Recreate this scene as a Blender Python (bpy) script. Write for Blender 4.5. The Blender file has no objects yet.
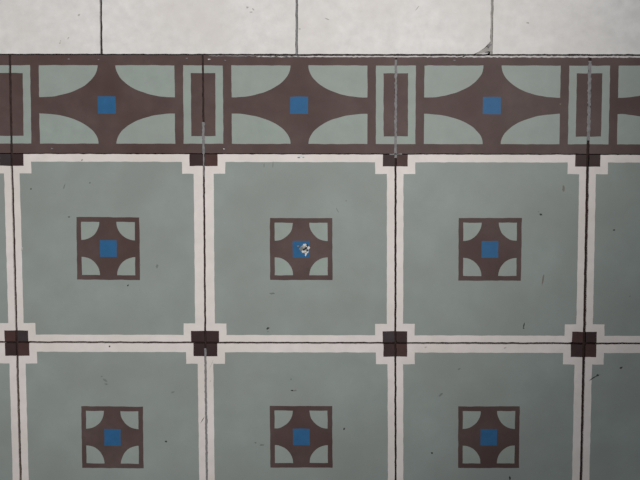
import bpy, math, random
from mathutils import Vector, noise
from mathutils.geometry import tessellate_polygon

random.seed(4)
sc = bpy.context.scene
COL = sc.collection
T = 0.2            # side of a square tile, metres
TH = 0.016         # tile thickness: tile tops lie at z = 0, the mortar bed at -TH
PIG = 0.004        # depth of the coloured wear layer

# ------------------------------------------------------------------ materials
def lin(c):
    c = c / 255.0
    return c / 12.92 if c <= 0.04045 else ((c + 0.055) / 1.055) ** 2.4

def mat(name, rgb, rough=0.55, vary=0.10, scale=45.0, bump=0.06, spec=0.16, worn=None, worn_amt=0.0):
    m = bpy.data.materials.new(name)
    m.use_nodes = True
    nt = m.node_tree
    N, L = nt.nodes, nt.links
    bsdf = N['Principled BSDF']
    geo = N.new('ShaderNodeNewGeometry')
    base = tuple(lin(c) for c in rgb)
    # broad mottling
    n1 = N.new('ShaderNodeTexNoise'); n1.inputs['Scale'].default_value = scale
    n1.inputs['Detail'].default_value = 6; n1.inputs['Roughness'].default_value = 0.6
    L.new(geo.outputs['Position'], n1.inputs['Vector'])
    r1 = N.new('ShaderNodeValToRGB')
    r1.color_ramp.elements[0].position = 0.25; r1.color_ramp.elements[1].position = 0.75
    r1.color_ramp.elements[0].color = tuple(b * (1 - vary) for b in base) + (1,)
    r1.color_ramp.elements[1].color = tuple(b * (1 + vary) for b in base) + (1,)
    L.new(n1.outputs['Fac'], r1.inputs['Fac'])
    out = r1.outputs['Color']
    # slow wear patches in a second tone
    if worn:
        n2 = N.new('ShaderNodeTexNoise'); n2.inputs['Scale'].default_value = 11.0
        n2.inputs['Detail'].default_value = 4
        L.new(geo.outputs['Position'], n2.inputs['Vector'])
        r2 = N.new('ShaderNodeMapRange')
        r2.inputs['From Min'].default_value = 0.4; r2.inputs['From Max'].default_value = 0.68
        r2.inputs['To Max'].default_value = worn_amt
        L.new(n2.outputs['Fac'], r2.inputs['Value'])
        mx = N.new('ShaderNodeMix'); mx.data_type = 'RGBA'
        L.new(r2.outputs['Result'], mx.inputs['Factor'])
        L.new(out, mx.inputs['A'])
        mx.inputs['B'].default_value = tuple(lin(c) for c in worn) + (1,)
        out = mx.outputs['Result']
    L.new(out, bsdf.inputs['Base Color'])
    n3 = N.new('ShaderNodeTexNoise'); n3.inputs['Scale'].default_value = 600
    n3.inputs['Detail'].default_value = 3
    L.new(geo.outputs['Position'], n3.inputs['Vector'])
    bp = N.new('ShaderNodeBump'); bp.inputs['Strength'].default_value = bump
    bp.inputs['Distance'].default_value = 0.001
    L.new(n3.outputs['Fac'], bp.inputs['Height'])
    L.new(bp.outputs['Normal'], bsdf.inputs['Normal'])
    bsdf.inputs['Roughness'].default_value = rough
    bsdf.inputs['Specular IOR Level'].default_value = spec
    return m

M = {
    'cream_slab': mat('cream_slab', (218, 214, 211), vary=0.11, scale=75, worn=(208, 201, 196), worn_amt=0.6),
    'cream':      mat('cream_pigment', (221, 211, 207), vary=0.08, scale=70, worn=(208, 199, 190), worn_amt=0.6),
    'green':      mat('grey_green_pigment', (143, 150, 145), vary=0.09, scale=26, worn=(137, 140, 136), worn_amt=0.75),
    'pale':       mat('pale_green_pigment', (147, 155, 149), vary=0.08, scale=60, worn=(143, 146, 140), worn_amt=0.6),
    'brown':      mat('brown_pigment', (88, 72, 69), vary=0.18, scale=50, worn=(74, 55, 52), worn_amt=0.8),
    'darkbrown':  mat('dark_brown_pigment', (60, 45, 44), vary=0.2, scale=90, worn=(50, 36, 35), worn_amt=0.8),
    'redbrown':   mat('red_brown_pigment', (74, 52, 49), vary=0.2, scale=90, worn=(62, 43, 42), worn_amt=0.8),
    'slatebrown': mat('slate_brown_pigment', (62, 54, 56), vary=0.2, scale=90, worn=(52, 43, 44), worn_amt=0.8),
    'blue':       mat('blue_pigment', (43, 92, 134), vary=0.12, scale=120, worn=(52, 98, 138), worn_amt=0.5),
    'cement':     mat('grey_cement', (120, 112, 104), rough=0.9, vary=0.15, bump=0.3, spec=0.2),
    'bed':        mat('mortar_bed', (96, 84, 76), rough=0.95, vary=0.2, bump=0.4, spec=0.1),
    'grout':      mat('dark_grout', (58, 46, 43), rough=0.95, vary=0.35, scale=160, bump=0.4, spec=0.1),
    'greygrout':  mat('grey_grout', (128, 125, 126), rough=0.95, vary=0.3, scale=220, bump=0.4, spec=0.1),
    'palegrout':  mat('pale_grout', (196, 191, 189), rough=0.95, vary=0.25, scale=260, bump=0.4, spec=0.1),
    'filler':     mat('mortar_filler', (160, 155, 149), rough=0.95, vary=0.25, scale=200, bump=0.5, spec=0.1),
    'scuff':      mat('scuff_dark', (66, 68, 66), rough=0.9, vary=0.2, spec=0.1),
    'smudge':     mat('smudge_grey', (117, 121, 117), rough=0.9, vary=0.2, spec=0.1),
    'rust':       mat('smudge_brown', (124, 116, 110), rough=0.9, vary=0.2, spec=0.1),
    'creamscuff': mat('smudge_on_cream', (176, 171, 167), rough=0.9, vary=0.15, spec=0.1),
    'white':      mat('bare_white_chip', (205, 205, 203), rough=0.9, vary=0.15, spec=0.1),
    'black':      mat('hole_dark', (48, 50, 56), rough=0.95, vary=0.2, spec=0.1),
}

# ------------------------------------------------------------------ geometry
def link(name, mesh, parent=None, loc=(0, 0, 0)):
    o = bpy.data.objects.new(name, mesh)
    COL.objects.link(o)
    o.location = loc
    if parent: o.parent = parent
    return o

def densify(loop, step=0.002):
    out = []
    for i, a in enumerate(loop):
        b = loop[(i + 1) % len(loop)]
        n = max(1, int(math.ceil(math.hypot(b[0] - a[0], b[1] - a[1]) / step)))
        for k in range(n):
            t = k / n
            out.append((a[0] + (b[0] - a[0]) * t, a[1] + (b[1] - a[1]) * t))
    return out

class Slab:
    """collects flat-topped solids with holes into one mesh"""
    def __init__(self): self.v = []; self.f = []; self.m = []; self.mats = []
    def slot(self, m):
        if m not in self.mats: self.mats.append(m)
        return self.mats.index(m)
    def add(self, loops, z0, z1, m, warp=lambda p: p, step=0.002):
        s = self.slot(m)
        ls = [[warp(p) for p in densify(l, step)] for l in loops]
        tri = tessellate_polygon([[Vector((p[0], p[1], 0)) for p in l] for l in ls])
        flat = [p for l in ls for p in l]
        n = len(flat); o = len(self.v)
        self.v += [(p[0], p[1], z1) for p in flat] + [(p[0], p[1], z0) for p in flat]
        for a, b, c in tri:
            A, B, Cc = flat[a], flat[b], flat[c]
            ar = (B[0] - A[0]) * (Cc[1] - A[1]) - (B[1] - A[1]) * (Cc[0] - A[0])
            if abs(ar) < 1e-14: continue
            if ar < 0: b, c = c, b
            self.f.append((o + a, o + b, o + c)); self.m.append(s)
            self.f.append((o + n + a, o + n + c, o + n + b)); self.m.append(s)
        base = 0
        for li, l in enumerate(ls):
            k = len(l)
            area = sum(l[i][0] * l[(i + 1) % k][1] - l[(i + 1) % k][0] * l[i][1] for i in range(k))
            ccw = (area > 0) == (li == 0)
            for i in range(k):
                a, b = o + base + i, o + base + (i + 1) % k
                self.f.append((a, a + n, b + n, b) if ccw else (a, b, b + n, a + n)); self.m.append(s)
            base += k
        return self
    def build(self, name, parent=None, loc=(0, 0, 0)):
        me = bpy.data.meshes.new(name)
        me.from_pydata(self.v, [], self.f)
        for m in self.mats: me.materials.append(M[m])
        for p, s in zip(me.polygons, self.m): p.material_index = s
        me.update()
        return link(name, me, parent, loc)

def rect(x0, y0, x1, y1): return [(x0, y0), (x1, y0), (x1, y1), (x0, y1)]

def blob(cx, cy, rx, ry, ang, n=11, rough=0.35, seed=0):
    r = random.Random(seed)
    pts = []
    for k in range(n):
        a = 2 * math.pi * k / n
        q = 1 + rough * (r.random() - 0.5) * 2
        x, y = rx * q * math.cos(a), ry * q * math.sin(a)
        pts.append((cx + x * math.cos(ang) - y * math.sin(ang), cy + x * math.sin(ang) + y * math.cos(ang)))
    return pts

# ------------------------------------------------------------------ layout: where the joints cross (metres on the floor)
JX = {  # joint column -> x at the four horizontal joints
    -1: (-.1995, -.2000, -.1985, -.1975),
    0: (.0002, -.0002, .0010, .0022),
    1: (.1997, .1997, .1997, .2004),
    2: (.3993, .3994, .4001, .4015),
    3: (.5997, .5994, .5990, .5980),
    4: (.7992, .7992, .7990, .7985),
}
def HY(k, x):     # y of horizontal joint k along x
    a, b = ((.1013, .1003), (-.0005, -.0019), (-.1985, -.2002), (-.4000, -.4005))[k]
    return a + (b - a) * x / .65
def J(i, k):
    x = JX[i][k]
    return (x, HY(k, x))
def wob(x, y, amp):
    p = Vector((x * 140, y * 140, 3.7)); q = Vector((x * 140, y * 140, 41.3))
    return (x + amp * noise.noise(p), y + amp * noise.noise(q))

class Frame:
    """maps a tile's own square (0..w, 0..h) onto its measured, slightly irregular outline"""
    def __init__(self, tl, tr, bl, br, w, h, gap):
        self.c = (tl, tr, bl, br); self.w = w; self.h = h; self.gap = gap
        self.o = (sum(p[0] for p in self.c) / 4, sum(p[1] for p in self.c) / 4)
    def world(self, p):
        tl, tr, bl, br = self.c
        gl, gr, gt, gb = self.gap
        u = (gl + p[0] * (self.w - gl - gr) / self.w) / self.w
        v = (gb + p[1] * (self.h - gb - gt) / self.h) / self.h
        x = (1 - v) * ((1 - u) * bl[0] + u * br[0]) + v * ((1 - u) * tl[0] + u * tr[0])
        y = (1 - v) * ((1 - u) * bl[1] + u * br[1]) + v * ((1 - u) * tl[1] + u * tr[1])
        return (x, y)
    def __call__(self, p):
        x, y = self.world(p)
        x, y = wob(x, y, 0.00035)
        e = 1e-7
        if p[0] < e or p[1] < e or p[0] > self.w - e or p[1] > self.h - e:      # crumbled arris
            n = noise.noise(Vector((x * 420, y * 420, 9.1)))
            k = .00045 * max(0, n) + .0016 * max(0, noise.noise(Vector((x * 170, y * 170, 77.7))) - .52)
            ex, ey = self.w / 2 - p[0], self.h / 2 - p[1]
            if p[0] < e or p[0] > self.w - e: x += math.copysign(k, ex)
            if p[1] < e or p[1] > self.h - e: y += math.copysign(k, ey)
        return (x - self.o[0], y - self.o[1])

def tile_root(name, fr, label, group):
    e = bpy.data.objects.new(name, None)
    e.empty_display_size = 0.05
    COL.objects.link(e)
    e.location = (fr.o[0], fr.o[1], -TH)
    e['kind'] = 'thing'; e['label'] = label; e['category'] = 'tile'; e['group'] = group
    return e

Z0, Z1 = TH - PIG, TH      # pigment layer in a tile's own height

def marks_into(slab, marks, fr, mats_at=Z1):
    for i, (x, y, rx, ry, ang, m) in enumerate(marks):
        lx, ly = x - fr.o[0], y - fr.o[1]
        slab.add([blob(lx, ly, rx, ry, math.radians(ang), seed=int(abs(x * 9000) + abs(y * 7000)))],
                 mats_at - 0.0005, mats_at + 0.00003, m, step=1)

# ---- green field tile -------------------------------------------------------
BL, NT, BW = 0.0117, 0.0197, 0.0073      # corner block, notch, width of the cream band
def quarter(cx, cy, rx, ry, sx, sy, n=14):
    pts = [(cx, cy)]
    arc = [(cx + sx * rx * math.cos(a), cy + sy * ry * math.sin(a)) for a in (math.pi / 2 * k / n for k in range(n + 1))]
    if sx * sy < 0: arc.reverse()
    return pts + arc

def field_tile(fr, label, dx=0.0, dy=0.0, turn=0.0, field_marks=(), band_marks=(), chipped=False, ms=0.0655, inset=(0, 0, 0, 0)):
    root = tile_root('patterned_tile', fr, label, 'green field tiles with framed brown motifs')
    W = T
    Slab().add([rect(.0004, .0004, W - .0004, W - .0004)], 0, Z0 - .00001, 'cement', fr, .01).build('backing', root)
    il, ir, it, ib = inset       # how far the pattern sits in from each edge beyond the usual
    X0, X1, Y0, Y1 = BL + il, W - BL - ir, BL + ib, W - BL - it
    outer = [(X0, 0), (X1, 0), (X1, Y0), (W, Y0), (W, Y1), (X1, Y1), (X1, W), (X0, W), (X0, Y1), (0, Y1), (0, Y0), (X0, Y0)]
    nl, nr, nb, nt = NT + il, W - NT - ir, NT + ib, W - NT - it
    bl_, br_, bb_, bt_ = BW + il, W - BW - ir, BW + ib, W - BW - it
    inner = [(nl, bb_), (nr, bb_), (nr, nb), (br_, nb), (br_, nt), (nr, nt), (nr, bt_), (nl, bt_), (nl, nt), (bl_, nt), (bl_, nb), (nl, nb)]
    s = Slab().add([outer, inner], Z0, Z1, 'cream', fr)
    marks_into(s, band_marks, fr)
    s.build('cream_band', root)
    for x, y, x2, y2 in ((0, 0, X0, Y0), (X1, 0, W, Y0), (0, Y1, X0, W), (X1, Y1, W, W)):
        Slab().add([rect(x, y, x2, y2)], Z0, Z1, random.choice(('darkbrown', 'darkbrown', 'redbrown', 'slatebrown')), fr).build('corner_block', root)
    cx, cy, h = W / 2 + dx, W / 2 + dy, ms / 2
    ca, sa = math.cos(turn), math.sin(turn)
    def mw(p):       # motif coordinates -> tile
        return fr((cx + p[0] * ca - p[1] * sa, cy + p[0] * sa + p[1] * ca))
    def mt(p): return (cx + p[0] * ca - p[1] * sa, cy + p[0] * sa + p[1] * ca)
    sq = rect(-h, -h, h, h)
    s = Slab().add([inner, [mt(p) for p in sq]], Z0, Z1, 'green', fr)
    marks_into(s, field_marks, fr)
    s.build('green_panel', root)
    q, r, bs = h - .0050, .0193, .0089
    leaves = [quarter(sx * q, sy * q, r, r, -sx, -sy) for sx in (-1, 1) for sy in (-1, 1)]
    bl = rect(-bs, -bs, bs, bs)
    mo = Slab().add([sq] + leaves + [bl], Z0, Z1, 'brown', mw).build('brown_motif', root)
    for l in leaves:
        Slab().add([l], Z0, Z1, 'pale', mw).build('quarter_disc', mo)
    Slab().add([bl], Z0, Z1, 'blue', mw).build('blue_square', mo)
    if chipped:
        s = Slab()
        ox, oy = .3053 - fr.o[0], -.1002 - fr.o[1]
        for i, (x, y, rx, ry, a, m) in enumerate([
                (0, 0, .0048, .0056, 20, 'filler'), (-.0042, .0005, .0022, .0016, 60, 'smudge'),
                (-.0006, .0042, .0018, .0011, 0, 'white'), (.0035, .0010, .0011, .0016, -30, 'white'),
                (-.0024, -.0028, .0014, .0012, 30, 'white'), (.0006, -.0057, .0009, .0016, -25, 'white'),
                (.0026, -.0034, .0012, .0008, 60, 'white'), (.0008, .0007, .0012, .0018, -45, 'black'),
                (-.0016, -.0006, .0015, .0009, 40, 'black'), (.0022, -.0015, .0008, .0011, 10, 'black'),
                (.0021, .0036, .0009, .0012, 0, 'black'), (-.0076, .0030, .0011, .0009, 0, 'smudge'),
                (-.0002, -.0024, .0009, .0008, 0, 'white'), (.0012, .0026, .0007, .0006, 0, 'white')]):
            s.add([blob(ox + x, oy + y, rx, ry, math.radians(a), seed=i + 50)], Z1 - .0008, Z1 + .00004 + .00003 * i, m, step=1)
        c = s.build('chipped_patch', mo)
        c['label'] = 'white and grey chipped patch on the blue square'
    return root

# ---- brown border tile ------------------------------------------------------
def border_tile(fr, label, ground_marks=()):
    root = tile_root('border_tile', fr, label, 'brown border tiles with a four-pointed star')
    W, H = T, T / 2
    Slab().add([rect(.0004, .0004, W - .0004, H - .0004)], 0, Z0 - .00001, 'cement', fr, .01).build('backing', root)
    y0, y1 = .0098, H - .0104            # foot and head of the pale shapes
    k0, k1 = .0198, .0118                # outer and inner reach of the side brackets
    i0, i1 = y0 + .0078, y1 - .0078
    ground = [(0, 0), (W, 0), (W, y0), (W - k0, y0), (W - k0, y1), (W, y1), (W, H), (0, H), (0, y1), (k0, y1), (k0, y0), (0, y0)]
    lx, rx = .0288, .0618
    leaves = [quarter(lx if sx > 0 else W - lx, y0 if sy > 0 else y1, rx, .0308 if sy > 0 else .0325, sx, sy, 22) for sx in (1, -1) for sy in (1, -1)]
    bs = .0094
    bl = rect(W / 2 - bs - .0004, H / 2 - .0096, W / 2 + bs - .0004, H / 2 + .0080)
    s = Slab().add([ground] + leaves + [bl], Z0, Z1, 'brown', fr)
    marks_into(s, ground_marks, fr)
    s.build('brown_star', root)
    for l in leaves:
        Slab().add([l], Z0, Z1, 'pale', fr).build('leaf_panel', root)
    for side in (0, 1):
        f = (lambda x: x) if side == 0 else (lambda x: W - x)
        br = [(f(0), y0), (f(k0), y0), (f(k0), y1), (f(0), y1), (f(0), i1), (f(k1), i1), (f(k1), i0), (f(0), i0)]
        Slab().add([br], Z0, Z1, 'pale', fr).build('side_bracket', root)
        Slab().add([rect(min(f(0), f(k1)), i0, max(f(0), f(k1)), i1)], Z0, Z1, 'brown', fr).build('half_bar', root)
    Slab().add([bl], Z0, Z1, 'blue', fr).build('blue_square', root)
    return root

# ---- plain cream tile -------------------------------------------------------
def cream_tile(fr, label, marks=(), broken=False):
    root = tile_root('cream_tile', fr, label, 'plain cream tiles above the border')
    W = T
    o = rect(0, 0, W, W)
    if broken:        # the bottom right corner has broken away
        o = [(0, 0), (W - .0168, 0), (W - .0125, .0022), (W - .0090, .0046), (W - .0055, .0070), (W - .0022, .0105), (W, .0130), (W, W), (0, W)]
    Slab().add([[(x * .996 + .0004, y * .996 + .0004) for x, y in o]], 0, Z0 - .00001, 'cement', fr, .01).build('backing', root)
    s = Slab().add([o], Z0, Z1, 'cream_slab', fr)
    marks_into(s, marks, fr)
    s.build('cream_face', root)
    return root

# ------------------------------------------------------------------ place the tiles
# gap = half joint width to the left, right, top, bottom
VG = {0: .0012, 1: .0010, 2: .0010, 3: .0015, -1: .0007, 4: .0007}
def fr_row(i, k, h, gt, gb):
    return Frame(J(i, k), J(i + 1, k), J(i, k + 1), J(i + 1, k + 1), T, h, (VG[i], VG[i + 1], gt, gb))

S, G, R_, C_ = 'scuff', 'smudge', 'rust', 'creamscuff'
mm = .001
# field rows: (column, row) -> label, motif offset, marks
MOT = {(0, 1): (-.0008, .0002), (1, 1): (-.0013, -.0002), (2, 1): (.0013, -.0004), (3, 1): (-.0006, -.0003), (4, 1): (0, 0),
       (0, 2): (0, -.0002), (1, 2): (-.0006, -.0007), (2, 2): (.0003, .0001), (3, 2): (.0002, .0000), (4, 2): (0, 0)}
FM = {
    (1, 1): [(.0192, -.0374, .9*mm, .7*mm, 20, S), (.0584, -.0667, 1.0*mm, .6*mm, 0, S), (.0730, -.0074, 1.0*mm, .6*mm, 30, G), (.0809, -.0312, .7*mm, .5*mm, 0, S),
             (.1191, -.1385, 1.3*mm, .7*mm, 40, S), (.132, -.117, .6*mm, .5*mm, 0, G), (.0540, -.0350, 3*mm, .5*mm, 70, G), (.1500, -.118, 2*mm, 1.2*mm, 80, G)],
    (2, 1): [(.2625, -.0135, 2.4*mm, .35*mm, 88, G), (.2718, -.0120, 3.0*mm, .3*mm, 86, G), (.2703, -.1470, 2.6*mm, 1.0*mm, 0, G), (.2659, -.1840, 1.8*mm, 1.0*mm, 40, S),
             (.2659, -.1875, 1.0*mm, .6*mm, 10, G), (.3390, -.0600, 3*mm, .3*mm, 120, G), (.3480, -.0500, .7*mm, .5*mm, 0, G)],
    (3, 1): [(.5515, -.0643, 1.7*mm, 1.0*mm, -20, S), (.5490, -.0615, .7*mm, .5*mm, 0, G), (.5746, -.0378, 1.2*mm, 3.4*mm, 0, R_), (.5546, -.1329, .8*mm, 5*mm, -8, R_),
             (.5353, -.1804, .7*mm, 2.4*mm, -12, S), (.5350, -.1838, .8*mm, .6*mm, 0, S)],
    (4, 1): [(.6280, -.0805, 1.2*mm, .7*mm, 0, S), (.6460, -.1500, .7*mm, .6*mm, 0, G)],
    (1, 2): [(.0934, -.2388, 2.6*mm, 1.1*mm, -30, G), (.0945, -.2431, 2.0*mm, .8*mm, -10, G), (.0900, -.2350, 1.1*mm, .7*mm, 0, G), (.1572, -.3048, 1.2*mm, .9*mm, 0, S),
             (.1650, -.2520, 1.8*mm, .9*mm, 20, G)],
    (2, 2): [(.2931, -.2501, 3.4*mm, .8*mm, 2, G), (.2910, -.2500, 1.0*mm, .5*mm, 2, S), (.3461, -.2913, 1.3*mm, .9*mm, 50, S), (.2590, -.3085, 2.4*mm, .8*mm, 0, G),
             (.2520, -.3060, 1.2*mm, .8*mm, 0, G), (.2900, -.2380, .9*mm, .9*mm, 0, G)],
    (3, 2): [(.4395, -.3172, 1.3*mm, .9*mm, 0, S), (.5226, -.3442, .9*mm, 2.2*mm, 10, S), (.4674, -.2272, 1.6*mm, .7*mm, 20, G), (.4480, -.2550, 3*mm, 1.2*mm, 40, G)],
    (4, 2): [(.6090, -.2370, 4.6*mm, .6*mm, 33, S), (.6138, -.2338, 1.5*mm, 1.0*mm, 20, S), (.6383, -.2261, 1.9*mm, .9*mm, 30, S)],
}
BM = {
    (1, 2): [(.0987, -.2031, 1.0*mm, .9*mm, 0, S), (.1961, -.2817, 4.4*mm, .35*mm, 58, S)],
    (2, 2): [(.2057, -.2227, 5*mm, .3*mm, 66, C_), (.2048, -.2400, 1.2*mm, .4*mm, 66, C_)],
    (3, 2): [(.5156, -.2048, 1.5*mm, .7*mm, 20, C_), (.4320, -.2040, 1.2*mm, .7*mm, 20, C_)],
    (2, 1): [(.3015, -.0036, 3.6*mm, 1.1*mm, 0, 'white'), (.2985, -.0050, 1.6*mm, .5*mm, 0, G), (.3035, -.0048, 1.2*mm, .4*mm, 0, G)],
    (1, 1): [(.0085, -.1000, 2.0*mm, .8*mm, 70, C_)],
}
FL = {
    (0, 1): 'green field tile cut off at the left edge, in the row touching the brown border',
    (1, 1): 'green field tile under the leftmost whole brown star, touching the brown border',
    (2, 1): 'green field tile whose blue centre square has a white chipped patch',
    (3, 1): 'green field tile touching the border, right of the one with the chipped blue centre',
    (4, 1): 'green field tile cut off at the right edge, in the row touching the brown border',
    (0, 2): 'green field tile cut off at the left edge, in the lower row',
    (1, 2): 'lower row green field tile with smudges above its motif and scratched right cream band',
    (2, 2): 'lower row green field tile directly below the one with the chipped blue centre',
    (3, 2): 'shaded lower row green field tile, rightmost showing its whole motif',
    (4, 2): 'dark shaded green field tile with a black scratch, cut off at bottom right corner',
}
INS = {(1, 1): (-.0006, .0023, .0008, 0), (2, 1): (.0020, .0008, .0008, 0), (3, 2): (0, .0011, .0019, 0), (1, 2): (.0003, 0, .0019, 0)}
for r in (1, 2):
    for c in range(5):
        dx, dy = MOT[(c, r)]
        gt, gb = ((.0005, .0010), (.0009, .0006))[r - 1]
        field_tile(fr_row(c - 1, r, T, gt, gb), FL[(c, r)], dx, dy, turn=(.004, -.006, 0, .002, 0)[c] * (1 if r == 1 else 1.3),
                   field_marks=FM.get((c, r), ()), band_marks=BM.get((c, r), ()), chipped=(c, r) == (2, 1),
                   ms=(.0668 if c != 2 else .0660) if r == 1 else .0665, inset=INS.get((c, r), (0, 0, .0008 if r == 1 else .0019, 0)))

BLAB = [
    'brown border tile cut off at the left edge, showing only its right end',
    'brown border tile with the leftmost whole star, its centre near the leftmost cream joint',
    'middle brown border tile, directly above the field tile with the chipped blue centre',
    'brown border tile with the rightmost whole star, below the broken cream corner',
    'brown border tile cut off at the right edge, showing part of its star',
]
GM = {
    1: [(.0610, .0965, 1.2*mm, .5*mm, 0, 'greygrout'), (.0920, .0960, .8*mm, .4*mm, 0, 'greygrout'), (.0420, .0045, 1.0*mm, .6*mm, 0, 'greygrout'), (.1830, .0972, 1.4*mm, .5*mm, 10, 'greygrout')],
    2: [(.2065, .0962, 1.6*mm, .5*mm, 0, 'palegrout'), (.2230, .0952, 1.0*mm, .4*mm, 0, 'greygrout'), (.2210, .0040, 1.0*mm, .5*mm, 0, 'palegrout')],
    3: [(.5700, .0500, .9*mm, .7*mm, 0, 'rust'), (.4600, .0950, 1.4*mm, .5*mm, 0, 'greygrout')],
}
for c in range(5):
    border_tile(fr_row(c - 1, 0, T / 2, .0005, .0004), BLAB[c], GM.get(c, ()))

CX = [(-.1047, -.1040), (.0948, .0962), (.2967, .2971), (.4979, .4980), (.6985, .6985)]     # cream joints: x at the foot, x at the head
CLAB = [
    'plain cream tile in the top left corner, cut off by the left edge',
    'plain cream tile above the joint between the two left whole stars',
    'plain cream tile with a broken bottom right corner filled with grey mortar',
    'plain cream tile in the top right corner, right of the broken cream corner',
]
CM = {
    0: [(.0523, .1129, 1.0*mm, .7*mm, 0, C_), (.0530, .1150, .8*mm, .5*mm, 0, C_), (.0724, .1414, 1.4*mm, .9*mm, 40, C_), (.0610, .1180, 1.6*mm, .5*mm, 60, C_)],
    1: [(.2520, .1470, 1.6*mm, .6*mm, -35, C_), (.2460, .1490, 1.2*mm, .9*mm, 0, C_), (.2500, .1442, 1.8*mm, .6*mm, 0, C_)],
    2: [(.3281, .1371, 2.4*mm, .5*mm, -25, C_), (.4210, .1480, 3*mm, .4*mm, 50, C_), (.3000, .1270, 1.2*mm, .8*mm, 0, C_)],
    3: [(.5350, .1330, 1.3*mm, .9*mm, 0, C_)],
}
for i in range(4):
    (a0, a1), (b0, b1) = CX[i], CX[i + 1]
    ht = .3018
    # heads lie one tile further up, outside the picture
    k = (ht - .1) / .0555
    f = Frame((a0 + .0008, ht), (b0 + .0008, ht), (a0, HY(0, a0)), (b0, HY(0, b0)), T, T, (.0012, .0012, .0008, .0007))
    cream_tile(f, CLAB[i], CM[i], broken=(i == 2))

# ------------------------------------------------------------------ mortar bed and joints (the setting)
fl = Slab().add([rect(-.32, -.52, .92, .42)], -TH - .03, -TH, 'bed', step=1).build('floor')
fl['kind'] = 'structure'

def strip(points, half, z0, z1, m, name, seed, wig=.00012, rag=0.0):
    """a strip of grout along a joint"""
    r = random.Random(seed)
    L_, R2 = [], []
    pts = []
    for a, b in zip(points[:-1], points[1:]):
        n = max(1, int(math.dist(a, b) / .002))
        pts += [(a[0] + (b[0] - a[0]) * k / n, a[1] + (b[1] - a[1]) * k / n) for k in range(n)]
    pts.append(points[-1])
    for i, p in enumerate(pts):
        q = pts[min(i + 1, len(pts) - 1)]; o = pts[max(i - 1, 0)]
        d = math.dist(o, q) or 1
        nx, ny = -(q[1] - o[1]) / d, (q[0] - o[0]) / d
        h1 = half * (1 + rag * (r.random() * 2 - 1)); h2 = half * (1 + rag * (r.random() * 2 - 1))
        w = wig * (r.random() * 2 - 1)
        L_.append((p[0] + nx * (h1 + w), p[1] + ny * (h1 + w)))
        R2.append((p[0] - nx * (h2 - w), p[1] - ny * (h2 - w)))
    return Slab().add([L_ + R2[::-1]], z0, z1, m, step=1).build(name, fl)

gz = -.0014
for i in range(-1, 5):
    strip([J(i, 0), J(i, 1)], VG[i] * .9, -TH, -.0008, 'grout', 'grout_joint', 10 + i)
    strip([J(i, 1), J(i, 2)], VG[i] * .9, -TH, gz, 'grout', 'grout_joint', 20 + i)
    strip([J(i, 2), J(i, 3)], VG[i] * .9, -TH, gz, 'grout', 'grout_joint', 30 + i)
for k in range(1, 4):
    strip([J(i, k) for i in range(-1, 5)], .0007, -TH, gz - .0010, 'grout', 'grout_joint', 40 + k)
strip([(-.2, HY(0, -.2)), (.8, HY(0, .8))], .0005, -TH, -.003, 'grout', 'grout_joint', 50)
for n, (a, b) in enumerate(CX[1:4]):
    g = ('grout', 'greygrout', 'filler')[n]
    strip([(a, HY(0, a) + .0006), (b + .0008, .30)], .00095, -TH, (-.0014, -.0013, -.0009)[n], g, 'grout_joint', 60 + n, rag=.1)

# lighter grout that has smeared over or filled some joints
def lerp(a, b, t): return (a[0] + (b[0] - a[0]) * t, a[1] + (b[1] - a[1]) * t)
def smear(a, b, half, m, seed, label, rag=.5, z=.00012):
    o = strip([a, b], half, -.0009, z, m, 'grout_smear', seed, wig=.0002, rag=rag)
    return o
smear(lerp(J(1, 0), J(1, 1), .68), lerp(J(1, 0), J(1, 1), 1.0), .0013, 'greygrout', 71, '', rag=.3)
smear(J(1, 1), lerp(J(1, 1), J(1, 2), .12), .0006, 'greygrout', 72, '')
smear(lerp(J(2, 0), J(2, 1), .05), lerp(J(2, 0), J(2, 1), 1.04), .0012, 'greygrout', 73, '', rag=.3)
smear(lerp(J(3, 0), J(3, 1), .06), lerp(J(3, 0), J(3, 1), .86), .0016, 'greygrout', 74, '', rag=.3)
smear(lerp(J(1, 2), J(1, 3), .03), lerp(J(1, 2), J(1, 3), .99), .0011, 'greygrout', 75, '', rag=.15)
smear(lerp(J(0, 2), J(0, 3), .10), lerp(J(0, 2), J(0, 3), .99), .00055, 'bed', 76, '')
smear((.206, HY(0, .206) - .0013), (.30, HY(0, .30) - .0014), .0004, 'greygrout', 77, '', rag=.8)
smear((.255, HY(0, .255) - .0020), (.47, HY(0, .47) - .0019), .0006, 'palegrout', 78, '', rag=.5)
smear((.468, HY(0, .468) - .0019), (.72, HY(0, .72) - .0021), .0008, 'palegrout', 79, '', rag=.4)
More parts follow.
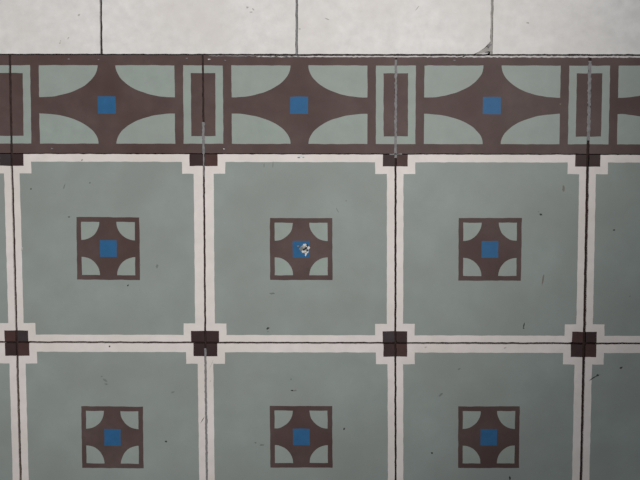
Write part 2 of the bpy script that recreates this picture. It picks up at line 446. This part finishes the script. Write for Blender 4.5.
smear((.393, HY(1, .393) - .0002), (.406, HY(1, .402)), .0005, 'greygrout', 81, '', rag=.6)

# mortar filling the broken corner of the cream tile
f = Slab().add([[(.4815, .1012), (.4858, .1010), (.4905, .1030), (.4948, .1042), (.4992, .1040), (.4992, .1140), (.4962, .1132), (.4925, .1086), (.4885, .1062), (.4845, .1037)]],
               -.010, -.0005, 'filler', lambda p: wob(p[0], p[1], .0006), .001).build('mortar_filler', fl)
Slab().add([blob(.4955, .1098, .0028, .0014, .75, seed=3)], -.002, .0002, 'greygrout', step=1).build('mortar_crumb', fl)
Slab().add([blob(.4900, .1019, .0050, .0009, .05, seed=8)], -.002, .0001, 'palegrout', step=1).build('mortar_crumb', fl)

# ------------------------------------------------------------------ light
def spot(name, loc, target, watts, size_deg, blend, radius, col=(1, 1, 1)):
    d = bpy.data.lights.new(name, 'SPOT')
    d.energy = watts; d.spot_size = math.radians(size_deg); d.spot_blend = blend
    d.shadow_soft_size = radius; d.color = col
    o = bpy.data.objects.new(name, d); COL.objects.link(o)
    o.location = loc
    o.rotation_euler = (Vector(target) - Vector(loc)).to_track_quat('-Z', 'Y').to_euler()
    return o
spot('falloff_spot', (1.1995, .6822, 2.2), (.1640, .0740, 0), 166, 27.8, 1.0, .06, (1, .985, .965))  # added unseen lamp; its soft cone shapes the brightness falloff across the tiles

w = bpy.data.worlds.new('World'); sc.world = w
w.use_nodes = True
bg = w.node_tree.nodes['Background']
bg.inputs['Color'].default_value = (.93, .97, 1, 1); bg.inputs['Strength'].default_value = .33

# ------------------------------------------------------------------ camera
cd = bpy.data.cameras.new('Camera')
cd.sensor_fit = 'HORIZONTAL'; cd.sensor_width = 36; cd.lens = 520 / 640 * 36
cd.clip_start = .01
cam = bpy.data.objects.new('Camera', cd); COL.objects.link(cam)
cam.location = (.321168, -.071358, .543788)
cam.rotation_euler = (-.035796, .00081, -.000529)
sc.camera = cam

vs = sc.view_settings
sc.display_settings.display_device = 'sRGB'
vs.view_transform = 'Standard'; vs.look = 'None'; vs.exposure = 0; vs.gamma = 1; vs.use_curve_mapping = False
